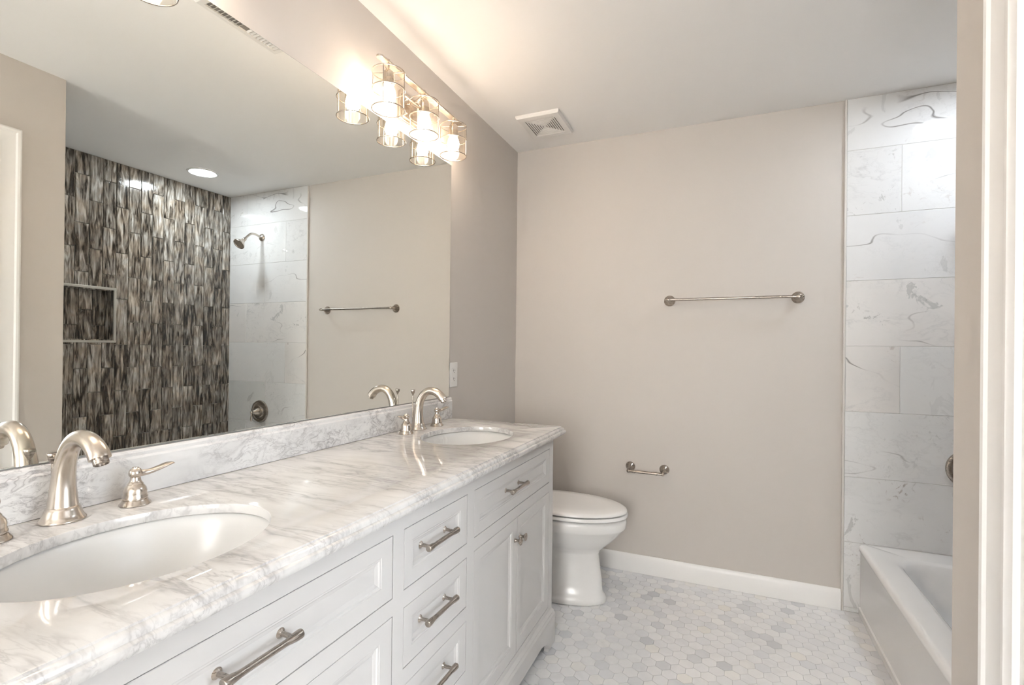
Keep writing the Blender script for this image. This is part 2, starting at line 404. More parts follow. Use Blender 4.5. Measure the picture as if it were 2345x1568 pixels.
# niche lining
P2 = lambda u, v, d: (XS+ND-d, -u, v)
u = -NY1; c2 = 0
while u < -NY0-0.001:
    u1 = min(u+cw, -NY0); zs = NZ0 + (0.20 if c2 % 2 else 0.10)
    tile_rect(m, P2, u, u1, NZ0, zs, 0.008, 0.0011, R3()); tile_rect(m, P2, u, u1, zs, NZ1, 0.008, 0.0011, R3()); u = u1; c2 += 1
for zz, sg in ((NZ0, 1), (NZ1, -1)):
    u = -NY1
    while u < -NY0-0.001:
        u1 = min(u+cw, -NY0); tile_rect(m, lambda a, b, d, zz=zz, sg=sg: (XS+b, -a, zz+sg*d), u, u1, 0.0, ND-0.008, 0.008, 0.0011, R3()); u = u1
for yy, sg in ((NY1, -1), (NY0, 1)):
    tile_rect(m, lambda a, b, d, yy=yy, sg=sg: (XS+a, yy+sg*d, b), 0.0, ND-0.008, NZ0, NZ1, 0.008, 0.0011, R3())
m.build('glass_strip_tile', [MGLT], ws, smooth=0, rnd=True)
m = MB(); t = 0.014
m.box((XS-0.011, NY0-t, NZ0-t), (XS, NY1+t, NZ0)); m.box((XS-0.011, NY0-t, NZ1), (XS, NY1+t, NZ1+t))
m.box((XS-0.011, NY0-t, NZ0), (XS, NY0, NZ1)); m.box((XS-0.011, NY1, NZ0), (XS, NY1+t, NZ1))
m.build('niche_frame', plain('pale_niche_frame', (0.45, 0.43, 0.38), 0.3, vary=0.03), ws, bevel=0.002)
random.seed(11)
# marble tiles on the far wall (and on the wing wall opposite)
rows = [(0.002, 0.022, [])] + [(0.022, 0.332, [])] + [(0.332+0.31*i, min(0.332+0.31*(i+1), H-0.001), s) for i, s in enumerate([[2.34], [2.128], [1.925], [2.346], [2.148], [1.925, 2.535], [2.346]])]
m = MB(); mw = MB()
for v0, v1, seams in rows:
    xs = [XT] + seams + [XS-0.008]
    for i in range(len(xs)-1):
        tile_rect(m, lambda u, v, d: (u, -d, v), xs[i], xs[i+1], v0, v1, 0.010, 0.0010, R3(), 0.0010)
        tile_rect(mw, lambda u, v, d: (u, YC+d, v), xs[i]+0.03, xs[i+1], v0, v1, 0.010, 0.0010, R3(), 0.0010)
m.build('marble_wall_tile', [MTILE], wf, smooth=0, rnd=True)
mw.build('marble_wall_tile', [MTILE], ww, smooth=0, rnd=True)
m = MB(); m.box((XT, -0.0085, 0), (XS, 0.0, H)); m.build('tile_grout', plain('tile_joint', (0.65, 0.64, 0.62), 0.8, vary=0.03), wf, smooth=0)
m = MB(); m.box((1.702, -0.012, 0), (XT, 0, H)); struct(m.build('trim_1', SEAL, bevel=0.003), 'thin white edge strip between painted wall and marble tile')

# baseboards with a moulded top
BBP = [(0, 0), (0.014, 0), (0.014, 0.078), (0.011, 0.086), (0.009, 0.092), (0.004, 0.098), (0, 0.098)]
def baseboard(name, pa, pb, nrm, label=None):
    a_, b_, n_ = Vector(pa), Vector(pb), Vector(nrm)
    mb = MB(); mb.loops([[p + n_*d + Vector((0, 0, z)) for d, z in BBP] for p in (a_, b_)])
    return struct(mb.build(name, TRIM, smooth=25), label)
baseboard('baseboard_far', (0.0, 0, 0.001), (1.702, 0, 0.001), (0, -1, 0), 'white baseboard along the far wall')
baseboard('baseboard_left', (0, -0.825, 0.001), (0, -0.014, 0.001), (1, 0, 0))
baseboard('baseboard_right', (XW, -1.690, 0.001), (XW, YC-0.001, 0.001), (-1, 0, 0))
baseboard('baseboard_back', (0.0, YB, 0.001), (XW, YB, 0.001), (0, 1, 0))
# quarter line of caulk at the floor
# door casing: fluted profile, swept up and over
CP = [(0.0, 0), (0.0, 0.016), (0.006, 0.019), (0.014, 0.018), (0.020, 0.014), (0.030, 0.013), (0.060, 0.012), (0.066, 0.014), (0.076, 0.014), (0.082, 0.011), (0.094, 0.010), (0.098, 0.006), (0.098, 0)]
def casing(name, x, sg):
    mb = MB(); w = 0.098; ya, yb, zt = DY0+0.097, DY1-0.097, DH+0.097
    L = []
    for (y_, z_, fy, fz) in ((ya, 0.0, -1, 0), (ya, zt, -1, -1), (yb, zt, 1, -1), (yb, 0.0, 1, 0)):
        L.append([Vector((x + sg*d, y_ + fy*t_, z_ + fz*t_)) for t_, d in CP])
    mb.loops(L); return mb.build(name, TRIM, smooth=25)
c1 = struct(casing('door_1', XW, -1), 'white moulded door casing at the right edge'); 
m = MB(); m.box((XW-0.002, DY0-0.018, 0), (XW+0.122, DY0, DH)); m.box((XW-0.002, DY1, 0), (XW+0.122, DY1+0.018, DH)); m.box((XW-0.002, DY1, DH-0.018), (XW+0.122, DY0, DH))
m.box((XW+0.05, DY0-0.03, 0), (XW+0.085, DY0-0.018, DH-0.018))
m.build('door_jamb', TRIM, c1, bevel=0.0015)
struct(casing('trim_2', XW+0.12, 1))
# assumed window, added around the hall fill lamp: frame only
m = MB()
for (a_, b_) in (((3.62, -3.2, 0.7), (3.68, -1.7, 0.75)), ((3.62, -3.2, 2.15), (3.68, -1.7, 2.2)), ((3.62, -3.2, 0.75), (3.68, -3.15, 2.15)), ((3.62, -1.75, 0.75), (3.68, -1.7, 2.15)), ((3.62, -2.47, 0.75), (3.68, -2.43, 2.15))):
    m.box(a_, b_)
struct(m.build('added_hall_window', TRIM, bevel=0.003))
m = MB()  # invented window frame, added around the fill lamp on the back wall
for (a_, b_) in (((0.74, YB, 0.73), (1.60, YB+0.03, 0.80)), ((0.74, YB, 2.10), (1.60, YB+0.03, 2.17)), ((0.74, YB, 0.80), (0.81, YB+0.03, 2.10)), ((1.55, YB, 0.80), (1.60, YB+0.03, 2.10)), ((0.81, YB, 1.43), (1.55, YB+0.025, 1.47))):
    m.box(a_, b_)
struct(m.build('added_back_window', TRIM, bevel=0.003))

# ------------------------------------------------------------------ mirror
m = MB(); MT, MBz, MR, ML = 2.083, 1.007, -0.808, -2.66; XM = 0.006
m.box((0.0005, ML, MBz), (XM-0.0005, MR, MT), 1)
m.add([(XM, ML+0.001, MBz+0.001), (XM, MR-0.001, MBz+0.001), (XM, MR-0.001, MT-0.001), (XM, ML+0.001, MT-0.001)], [(0, 1, 2, 3)], 0)
mir = tag(m.build('mirror', [CHRM, EDGE], smooth=0), 'large frameless wall mirror above the marble backsplash', 'mirror')

# ------------------------------------------------------------------ countertop
SINKS = [(-1.165, 0.300), (-2.300, 0.305)]
SA, SB = 0.205, 0.163
def counter():
    z = ZC; x1, y0, y1 = CD, CL, CE
    b = bmesh.new()
    def rect(d, zz):
        X1, Y0, Y1 = x1+d, y0-d, y1+d
        r = 0.008; pts = [(0.001, Y0)]
        for cx, cy, a0 in ((X1-r, Y0+r, -90), (X1-r, Y1-r, 0)):
            for k in range(5):
                t_ = math.radians(a0+22.5*k); pts.append((cx+r*math.cos(t_), cy+r*math.sin(t_)))
        pts.append((0.001, Y1))
        return [b.verts.new((px, py, zz)) for px, py in pts]
    prof = [(0, z), (0.0008, z-0.0005), (0.0012, z-0.0034), (0.0040, z-0.0040), (0.0072, z-0.0056), (0.0092, z-0.0085), (0.0100, z-0.0125), (0.0104, z-0.0150), (0.0140, z-0.0155), (0.0165, z-0.0175), (0.0172, z-0.0215), (0.0160, z-0.027), (0.012, z-0.0325), (0.008, z-0.0335), (-0.030, z-0.0335), (-0.030, z-0.0195)]
    prof = [(d-0.004, zz) for d, zz in prof]
    L = [rect(d, zz) for d, zz in prof]
    n = len(L[0])
    for i in range(len(L)-1):
        for j in range(n): b.faces.new((L[i][j], L[i][(j+1) % n], L[i+1][(j+1) % n], L[i+1][j]))
    def ell(cy, cx, s_, zz, K=64):
        return [b.verts.new((cx+(SB+s_)*math.cos(2*PI*k/K), cy+(SA+s_)*math.sin(2*PI*k/K), zz)) for k in range(K)]
    tops, bots = [], []
    for cy, cx in SINKS:
        E = [ell(cy, cx, s_, zz) for s_, zz in ((0.0025, z), (0.0008, z-0.0006), (0, z-0.0022), (0, z-0.0180), (0.001, z-0.0195))]
        for i in range(len(E)-1):
            K = len(E[0])
            for k in range(K): b.faces.new((E[i][k], E[i+1][k], E[i+1][(k+1) % K], E[i][(k+1) % K]))
        tops.append(E[0]); bots.append(E[-1])
    b.edges.ensure_lookup_table()
    for loopset in ((L[0], tops), (L[-1], bots)):
        ed = []
        for lp in [loopset[0]] + loopset[1]:
            for k in range(len(lp)):
                e = b.edges.get((lp[k], lp[(k+1) % len(lp)])) or b.edges.new((lp[k], lp[(k+1) % len(lp)])); ed.append(e)
        bmesh.ops.triangle_fill(b, edges=ed, use_beauty=True, use_dissolve=False)
    bmesh.ops.recalc_face_normals(b, faces=b.faces)
    me = bpy.data.meshes.new('countertop'); b.to_mesh(me); b.free(); me.materials.append(MCOUNT)
    me.shade_smooth(); me.set_sharp_from_angle(angle=math.radians(28))
    o = bpy.data.objects.new('countertop', me); S.collection.objects.link(o); return o
tag(counter(), 'long white marble countertop with grey veins on the vanity', 'countertop')
# backsplash with a small stepped top edge
m = MB(); hb = 0.097
pr = [(0.0005, ZC+0.001), (0.020, ZC+0.001), (0.020, ZC+hb-0.018), (0.0185, ZC+hb-0.015), (0.0165, ZC+hb-0.013), (0.0165, ZC+hb-0.006), (0.0145, ZC+hb-0.002), (0.011, ZC+hb), (0.0005, ZC+hb)]
m.loops([[Vector((a_, y_, z_)) for a_, z_ in pr] for y_ in (CL, CE)])
tag(m.build('backsplash', MSPL, smooth=20), 'low grey-veined marble backsplash strip between mirror and countertop', 'backsplash')

# ------------------------------------------------------------------ sinks
def make_sink(cy, cx, label):
    t = thing('undermount_sink', label, 'sink', (cx, cy, ZC-0.0200), 'oval sinks set under the marble countertop')
    K = 64; prof = [(1.12, 0), (1.05, 0.0), (1.02, -0.004), (0.995, -0.02), (0.96, -0.05), (0.90, -0.08), (0.80, -0.108), (0.62, -0.130), (0.40, -0.141), (0.20, -0.146), (0.12, -0.148)]
    outr = [(0.12, -0.160), (0.45, -0.158), (0.72, -0.146), (0.90, -0.118), (1.0, -0.08), (1.05, -0.04), (1.08, -0.012), (1.12, -0.010)]
    mb = MB(); L = [[Vector((SB*s_*math.cos(2*PI*k/K), SA*s_*math.sin(2*PI*k/K), z_)) for k in range(K)] for s_, z_ in prof+outr+[prof[0]]]
    mb.loops(L, False, False); mb.build('basin', SINK, t, smooth=50)
    mb = MB(); mb.lathe([(0.030, -0.1475), (0.030, -0.1445), (0.026, -0.1435), (0.022, -0.147), (0.018, -0.147), (0.017, -0.143), (0.008, -0.1415), (0.0, -0.1412)], n=32)
    mb.build('drain', NICK, t)
make_sink(*SINKS[0], 'white oval undermount sink at the far end near the toilet')
make_sink(*SINKS[1], 'white oval undermount sink nearest the camera')

# ------------------------------------------------------------------ faucets
def make_handle(parent, y0, sg):
    mb = MB(); o = (0.018, y0, 0)
    mb.lathe([(0.0265, 0), (0.0272, 0.0015), (0.0265, 0.003), (0.0235, 0.007), (0.0215, 0.0110), (0.0198, 0.0114), (0.0198, 0.0128), (0.0215, 0.0132), (0.0218, 0.0155), (0.0203, 0.0190), (0.0197, 0.022), (0.0200, 0.0275), (0.0186, 0.0335), (0.0150, 0.0388), (0.0132, 0.0408), (0.0140, 0.0418), (0.0120, 0.044), (0.0098, 0.0485), (0.0086, 0.054), (0.0088, 0.058)], o, n=40)
    h = mb.build('valve_handle', NICK, parent, smooth=40)
    mb = MB()
    mb.lathe([(0.002, -0.0105), (0.0075, -0.009), (0.0112, -0.004), (0.0120, 0.000), (0.0112, 0.005), (0.0085, 0.009), (0.0060, 0.0105), (0.0058, 0.012), (0.0, 0.0128)], (0.018, y0, 0.0630), n=32)
    q = spline([(0.018, y0, 0.0630, 0.0080, 1, 1), (0.0195, y0+sg*0.015, 0.0610, 0.0064, 1, 1), (0.022, y0+sg*0.028, 0.0625, 0.0060, 1.2, 0.9), (0.0255, y0+sg*0.041, 0.0665, 0.0074, 1.35, 0.66), (0.029, y0+sg*0.054, 0.0710, 0.0086, 1.3, 0.50), (0.032, y0+sg*0.063, 0.0725, 0.0064, 1.1, 0.44), (0.034, y0+sg*0.068, 0.0722, 0.0015, 1.0, 0.5)], 5)
    mb.tube([p[:3] for p in q], [p[3] for p in q], 20, flat=[(p[4], p[5]) for p in q])
    mb.build('lever', NICK, h, smooth=50)
def make_faucet(loc, label, rod=0.142):
    t = thing('widespread_faucet', label, 'faucet', loc, 'brushed nickel faucets behind the sinks')
    mb = MB()
    mb.lathe([(0.0335, 0), (0.0345, 0.0016), (0.0340, 0.0035), (0.0315, 0.006), (0.0285, 0.0125), (0.0262, 0.0200), (0.0240, 0.0255), (0.0225, 0.0268)], (0, 0, 0), n=48)
    q = spline([(0.000, 0.0255, 0.0228), (0.0000, 0.045, 0.0208), (0.0010, 0.070, 0.0184), (0.0045, 0.095, 0.0170), (0.0120, 0.118, 0.0160), (0.0250, 0.1385, 0.0155), (0.0430, 0.1515, 0.0153), (0.0630, 0.1550, 0.0153), (0.0830, 0.1505, 0.0156), (0.0990, 0.1410, 0.0161), (0.1100, 0.1300, 0.0166), (0.1138, 0.1235, 0.0166)], 6)
    mb.tube([(p[0], 0, p[1]) for p in q], [p[2] for p in q], 32)
    sp = mb.build('spout', NICK, t, smooth=50)
    d = Vector((0.46, 0, -0.89)).normalized(); e = Vector((0.1138, 0, 0.1235))
    mb = MB(); mb.lathe([(0.0118, -0.002), (0.0118, 0.010), (0.0108, 0.0112), (0.0095, 0.0112), (0.0095, 0.009), (0.0, 0.009)], e, d, 32)
    mb.build('aerator', NICKD, sp)
    make_handle(t, 0.112, 1); make_handle(t, -0.105, -1)
    mb = MB(); mb.tube([(-0.0215, -0.006, 0.0), (-0.0215, -0.006, rod)], 0.0024, 12)
    mb.lathe([(0.0024, rod-0.006), (0.0040, rod-0.003), (0.0070, rod+0.003), (0.0086, rod+0.009), (0.0090, rod+0.013), (0.0082, rod+0.0145), (0.0, rod+0.0155)], (-0.0215, -0.006, 0), n=24)
    mb.build('lift_rod', NICKD, t, smooth=40)
make_faucet((0.064, -1.147, ZC+0.0005), 'brushed nickel two-handle faucet at the far sink near the toilet')
make_faucet((0.068, -2.302, ZC+0.0005), 'brushed nickel two-handle faucet at the sink nearest the camera', 0.108)

# ------------------------------------------------------------------ vanity cabinet
van = thing('vanity_cabinet', 'long white double vanity cabinet with drawers, doors and bracket feet', 'vanity', (0, 0, 0))
ZT = ZC-0.034
m = MB()
m.box((0.002, VL, 0.09), (XF-0.02, VL+0.018, ZT)); m.box((0.002, VR-0.018, 0.09), (XF-0.02, VR, ZT))
m.box((0.002, VL+0.018, 0.09), (XF-0.02, VR-0.018, 0.11)); m.box((0.002, VL+0.018, 0.11), (0.012, VR-0.018, ZT))
for yy in (-1.5575, -1.899): m.box((0.012, yy-0.008, 0.11), (XF-0.02, yy+0.008, ZT))
m.build('carcass', [CAB], van, smooth=0)
# face frame with square openings
DR = [(-1.536, -0.868), (-1.879, -1.579), (-2.590, -1.919)]   # (y0, y1) of the three bays: far, centre, near
ZD = (0.683, 0.822); ZDOOR = (0.166, 0.645)
CZ = [(0.683, 0.822), (0.505, 0.644), (0.325, 0.466), (0.166, 0.287)]
op = []
for (a_, b_) in (DR[0], DR[2]): op += [(a_, b_, ZD[0], ZD[1]), (a_, b_, ZDOOR[0], ZDOOR[1])]
for zz in CZ: op.append((DR[1][0], DR[1][1], zz[0], zz[1]))
m = MB(); x0, x1 = XF-0.02, XF
ys = [VL, DR[2][0], DR[2][1], DR[1][0], DR[1][1], DR[0][0], DR[0][1], VR]
for i in (0, 2, 4, 6): m.box((x0, ys[i], 0.09), (x1, ys[i+1], ZT))
for (a_, b_), zs in ((DR[0], (ZDOOR, ZD)), (DR[2], (ZDOOR, ZD)), (DR[1], CZ[::-1])):
    lo = 0.09
    for z0, z1 in zs: m.box((x0, a_, lo), (x1, b_, z0)); lo = z1
    m.box((x0, a_, lo), (x1, b_, ZT))
m.build('face_frame', CAB, van, smooth=0)
def front(mb, y0, y1, z0, z1, bw=0.036, x=XF):
    g_ = 0.0018
    L = []
    for off, d in ((0, -0.018), (0, -0.0008), (0.0008, 0.0), (0.006, 0.0), (bw-0.002, -0.0022), (bw, -0.0034), (bw+0.003, -0.0036), (bw+0.006, -0.0065), (bw+0.012, -0.0082), (bw+0.014, -0.0092)):
        o_ = off+g_; L.append([Vector((x+d, a_, b_)) for a_, b_ in ((y0+o_, z0+o_), (y1-o_, z0+o_), (y1-o_, z1-o_), (y0+o_, z1-o_))])
    mb.loops(L)
def pull(parent, yc, z):
    mb = MB(); s_ = 0.056
    for sg in (-1, 1):
        mb.lathe([(0.0085, 0), (0.0088, 0.002), (0.0070, 0.004), (0.0045, 0.006), (0.0042, 0.026), (0.0060, 0.030)], (XF-0.0112+(0.0), yc+sg*s_, z), (1, 0, 0), 20)
    q = spline([(-0.071, 0.002), (-0.0705, 0.0068), (-0.068, 0.0080), (-0.056, 0.0076), (-0.046, 0.0062), (-0.035, 0.0055), (0, 0.0055), (0.035, 0.0055), (0.046, 0.0062), (0.056, 0.0076), (0.068, 0.0080), (0.0705, 0.0068), (0.071, 0.002)], 3)
    mb.tube([(XF-0.0112+0.033, yc+p[0], z) for p in q], [max(p[1], 0.001) for p in q], 20)
    mb.build('drawer_pull', NICKD, parent, smooth=50)
def knob(parent, y, z):
    mb = MB(); mb.lathe([(0.0075, 0), (0.0080, 0.0015), (0.0060, 0.004), (0.0046, 0.008), (0.0050, 0.013), (0.0090, 0.0185), (0.0125, 0.021), (0.0138, 0.0235), (0.0125, 0.026), (0.0060, 0.0275), (0.0, 0.028)], (XF-0.0006, y, z), (1, 0, 0), 28)
    mb.build('knob', NICKD, parent, smooth=50)
pulls = {0: [-1.2375], 1: [-1.742], 2: [-2.266]}
for i in (0, 2):
    mb = MB(); front(mb, DR[i][0], DR[i][1], *ZD); d = mb.build('drawer', CAB, van, smooth=12)
    pull(d, pulls[i][0], 0.7575)
    mid = (DR[i][0]+DR[i][1])/2 - 0.006*(i == 0)
    for k, (a_, b_) in enumerate(((DR[i][0], mid), (mid, DR[i][1]))):
        mb = MB(); front(mb, a_, b_, *ZDOOR, bw=0.040); d = mb.build('cabinet_door', CAB, van, smooth=12)
        knob(d, mid+(-0.022 if k == 0 else 0.022), 0.570)
for z0, z1 in CZ:
    mb = MB(); front(mb, DR[1][0], DR[1][1], z0, z1); d = mb.build('drawer', CAB, van, smooth=12)
    pull(d, pulls[1][0], (z0+z1)/2+0.004)
# base moulding with bracket feet, front and right side
def base_part(P, L0, name):
    """P(s,z,d): along s from 0 to L0, height z, outward d"""
    out = [(0, 0.0), (0.085, 0.0), (0.086, 0.012), (0.091, 0.026), (0.100, 0.037), (0.112, 0.043), (0.122, 0.044), (0.128, 0.050), (0.150, 0.056)]
    top = 0.118
    pts = [(s_, z_) for s_, z_ in out]
    if L0 > 0.6: pts = pts[:-1]+[(0.160, 0.058)] + [(L0-0.160, 0.058)] + [(L0-s_, z_) for s_, z_ in out[::-1][1:]]
    else: pts = pts[:-1]+[(0.15, 0.056)] + [(L0-0.1, 0.056), (L0-0.09, 0.0), (L0, 0.0)]
    mb = MB(); th = 0.018
    for i in range(len(pts)-1):
        (s0, z0), (s1, z1) = pts[i], pts[i+1]
        if s1-s0 < 1e-6: continue
        quad = [(s0, z0), (s1, z1), (s1, top), (s0, top)]
        mb.loops([[Vector(P(s_, z_, d)) for s_, z_ in quad] for d in (-th, 0)], True, True)
    pr_ = [(-th, top), (0, top), (0.0, 0.121), (-0.003, 0.127), (-0.0045, 0.130), (-0.0045, 0.134), (-0.0075, 0.139), (-0.0105, 0.144), (-0.0118, 0.146), (-th, 0.146)]
    mb.loops([[Vector(P(s_, z_, d)) for d, z_ in pr_] for s_ in (0, L0)])
    return mb.build(name, CAB, van, smooth=25)
bx = XF+0.012; byr = VR+0.012; byl = VL-0.012
base_part(lambda s_, z_, d: (bx+d, byr-s_ - (0.0 if s_ > 1e-6 else -d*1.0) + (0.0), z_+0.0), byr-byl, 'base_moulding')
base_part(lambda s_, z_, d: (bx-s_+(d if s_ < 1e-6 else 0), byr+d, z_), bx-0.005, 'base_moulding')

# ------------------------------------------------------------------ toilet
toi = thing('toilet', 'white elongated toilet with closed lid beside the vanity', 'toilet', (0, -0.400, 0)); toi.scale = (1.004, 1.0, 1.042)
def egg(xb, xf, w, z, K=48, p=2.25, back=0.42):
    """outline from back xb to front xf; widest at 'back' fraction"""
    xm = xb+(xf-xb)*back; L = []
    for k in range(K):
        t = 2*PI*k/K; c, s_ = math.cos(t), math.sin(t)
        ex = xf-xm if c > 0 else xm-xb
        pw = 2.0 if c > 0 else 3.2
        rr = (abs(c)**pw + abs(s_)**pw)**(-1/pw)
        L.append(Vector((xm+ex*c*rr, w*s_*rr, z)))
    return L
m = MB()
m.loops([egg(0.16, 0.650, 0.114, 0.0), egg(0.16, 0.658, 0.120, 0.004), egg(0.16, 0.658, 0.120, 0.024), egg(0.17, 0.650, 0.112, 0.036), egg(0.18, 0.640, 0.098, 0.050), egg(0.19, 0.634, 0.092, 0.110), egg(0.20, 0.624, 0.086, 0.180),
         egg(0.20, 0.619, 0.084, 0.222), egg(0.19, 0.626, 0.092, 0.240), egg(0.18, 0.652, 0.118, 0.262), egg(0.17, 0.684, 0.143, 0.290), egg(0.165, 0.712, 0.161, 0.318), egg(0.16, 0.733, 0.172, 0.343),
         egg(0.16, 0.744, 0.179, 0.352), egg(0.16, 0.750, 0.183, 0.360), egg(0.16, 0.752, 0.185, 0.385), egg(0.16, 0.749, 0.184, 0.398), egg(0.165, 0.742, 0.178, 0.403), egg(0.20, 0.715, 0.150, 0.403), egg(0.24, 0.68, 0.125, 0.395)])
m.build('bowl', PORC, toi, smooth=60)
m = MB()
m.loops([egg(0.235, 0.752, 0.182, 0.4095), egg(0.232, 0.757, 0.186, 0.412), egg(0.232, 0.758, 0.187, 0.422), egg(0.235, 0.754, 0.184, 0.4265)])
for yy in (-0.12, 0.12): m.box((0.56, yy-0.012, 0.405), (0.60, yy+0.012, 0.411))
m.build('seat', PORC, toi, smooth=50)
m = MB()
m.loops([egg(0.235, 0.748, 0.180, 0.4300), egg(0.232, 0.755, 0.186, 0.4335), egg(0.232, 0.754, 0.186, 0.438), egg(0.236, 0.748, 0.181, 0.4445), egg(0.245, 0.735, 0.170, 0.4485), egg(0.29, 0.66, 0.12, 0.4510), egg(0.36, 0.55, 0.05, 0.4515)])
m.box((0.205, -0.085, 0.411), (0.24, -0.060, 0.440)); m.box((0.205, 0.060, 0.411), (0.24, 0.085, 0.440))
m.build('seat_lid', PORC, toi, smooth=50)
def rrect(x0, x1, hw, r, z, K=6):
    L = []
    for cx, cy, a0 in ((x1-r, hw-r, 0), (x0+r, hw-r, 90), (x0+r, -hw+r, 180), (x1-r, -hw+r, 270)):
        for k in range(K+1): t = math.radians(a0+90*k/K); L.append(Vector((cx+r*math.cos(t), cy+r*math.sin(t), z)))
    return L
m = MB(); m.loops([rrect(0.03, 0.19, 0.17, 0.03, 0.395), rrect(0.025, 0.200, 0.185, 0.035, 0.42), rrect(0.018, 0.208, 0.200, 0.035, 0.55), rrect(0.016, 0.212, 0.206, 0.035, 0.705)])
m.build('tank', PORC, toi, smooth=50)
m = MB(); m.loops([rrect(0.012, 0.216, 0.210, 0.036, 0.706), rrect(0.008, 0.222, 0.216, 0.038, 0.712), rrect(0.008, 0.222, 0.216, 0.038, 0.732), rrect(0.014, 0.215, 0.209, 0.036, 0.740)])
m.build('tank_lid', PORC, toi, smooth=50)
m = MB(); m.lathe([(0.011, 0), (0.011, 0.008), (0.006, 0.012)], (0.211, -0.155, 0.66), (1, 0, 0), 20); m.tube([(0.222, -0.155, 0.66), (0.224, -0.12, 0.655), (0.224, -0.085, 0.650)], [0.005, 0.0045, 0.006], 12)
m.build('flush_lever', NICK, toi, smooth=50)
m = MB(); m.loops([rrect(0.10, 0.24, 0.105, 0.04, 0.0), rrect(0.10, 0.24, 0.105, 0.04, 0.03), rrect(0.10, 0.24, 0.085, 0.04, 0.20), rrect(0.06, 0.26, 0.12, 0.04, 0.395)])
m.build('trapway', PORC, toi, smooth=50)
for yy in (-0.112,):
    m = MB(); m.lathe([(0.016, 0.0), (0.016, 0.012), (0.011, 0.022), (0, 0.025)], (0.34, yy-0.012, 0.004), n=20); tag(m.build('bolt_cap', PORC, toi, smooth=50), 'tan bolt cap')
# water supply valve behind the toilet
m = MB(); t = thing('supply_valve', 'small brass water shut-off valve on the floor behind the toilet', 'valve', (0.05, -0.66, 0))
m.lathe([(0.022, 0.0005), (0.022, 0.004), (0.008, 0.010), (0.008, 0.11), (0.011, 0.112), (0.011, 0.14), (0.006, 0.142), (0.006, 0.17)], n=20)
m.build('valve_body', BRASS, t, smooth=40)
m = MB(); m.lathe([(0.004, 0), (0.004, 0.016), (0.016, 0.018), (0.016, 0.026), (0.004, 0.028)], (0.009, 0, 0.126), (1, 0, 0), 20); m.build('valve_knob', NICK, t, smooth=40)

# ------------------------------------------------------------------ bathtub
tub = thing('bathtub', 'white alcove bathtub with plain apron beside the marble tile', 'bathtub', (1.772, -1.528, 0))
TX, TY, TH_ = 0.766, 1.516, 0.330
def rr2(x0, x1, y0, y1, r, z, K=8):
    L = []
    for cx, cy, a0 in ((x1-r, y1-r, 0), (x0+r, y1-r, 90), (x0+r, y0+r, 180), (x1-r, y0+r, 270)):
        for k in range(K+1): t = math.radians(a0+90*k/K); L.append(Vector((cx+r*math.cos(t), cy+r*math.sin(t), z)))
    return L
m = MB()
L = [rr2(0.0, TX, 0, TY, 0.003, 0.0), rr2(0.0, TX, 0, TY, 0.003, 0.030), rr2(0.006, TX, 0, TY, 0.003, 0.036), rr2(0.006, TX, 0, TY, 0.003, 0.290),
     rr2(0.001, TX, 0, TY, 0.003, 0.300), rr2(0.0, TX, 0, TY, 0.004, 0.312), rr2(0.003, TX, 0, TY, 0.005, 0.322), rr2(0.010, TX, 0, TY, 0.006, 0.3285), rr2(0.020, TX, 0, TY, 0.01, 0.330),
     rr2(0.090, TX-0.055, 0.075, TY-0.115, 0.10, 0.331), rr2(0.102, TX-0.067, 0.088, TY-0.127, 0.105, 0.328), rr2(0.112, TX-0.077, 0.100, TY-0.137, 0.108, 0.318), rr2(0.120, TX-0.085, 0.110, TY-0.146, 0.11, 0.295),
     rr2(0.140, TX-0.105, 0.20, TY-0.18, 0.12, 0.15), rr2(0.160, TX-0.125, 0.27, TY-0.205, 0.12, 0.085), rr2(0.20, TX-0.165, 0.33, TY-0.25, 0.11, 0.055), rr2(0.26, TX-0.225, 0.40, TY-0.32, 0.10, 0.050)]
m.loops(L); m.build('tub_shell', ACRY, tub, smooth=40)
m = MB(); m.lathe([(0.030, 0), (0.030, 0.006), (0.022, 0.010), (0, 0.011)], (TX/2, TY-0.150, 0.24), (0, -1, 0.12), 28); m.build('overflow_plate', NICK, tub, smooth=40)
m = MB(); m.lathe([(0.033, 0.0), (0.030, 0.004), (0.0, 0.005)], (TX/2, TY-0.36, 0.0505), n=28); m.build('drain', NICK, tub, smooth=40)
# shower valve, shower head, tub spout on the far marble wall
YT = -0.0105
sv = thing('shower_valve', 'round nickel shower valve with lever on the marble wall above the tub', 'valve', (2.178, YT, 0.722))
m = MB(); m.lathe([(0.086, 0), (0.087, 0.004), (0.084, 0.011), (0.078, 0.014), (0.070, 0.013), (0.066, 0.009), (0.052, 0.010), (0.042, 0.014), (0.040, 0.017)], (0, 0, 0), (0, -1, 0), 56); m.build('escutcheon', NICKD, sv, smooth=40)
m = MB(); m.lathe([(0.030, 0.014), (0.032, 0.020), (0.029, 0.030), (0.021, 0.045), (0.014, 0.060), (0.010, 0.066), (0.0085, 0.070), (0.0095, 0.076), (0.0088, 0.084), (0.004, 0.088)], (0, 0, 0), (0, -1, 0), 36)
q = spline([(0, -0.077, 0, 0.0055), (0.0, -0.078, -0.018, 0.0050), (0.0, -0.079, -0.040, 0.0068), (0.0, -0.080, -0.058, 0.0078), (0, -0.080, -0.068, 0.0050), (0, -0.080, -0.071, 0.001)], 4)
m.tube([p[:3] for p in q], [p[3] for p in q], 16); m.build('lever', NICK, sv, smooth=50)
sh = thing('shower_fitting', 'nickel shower head on a bent arm high on the marble wall', 'shower head', (2.178, YT, 2.085))
m = MB(); m.lathe([(0.028, 0), (0.029, 0.004), (0.024, 0.012), (0.012, 0.018), (0.009, 0.020)], (0, 0, 0), (0, -1, 0), 32); m.build('flange', NICK, sh, smooth=40)
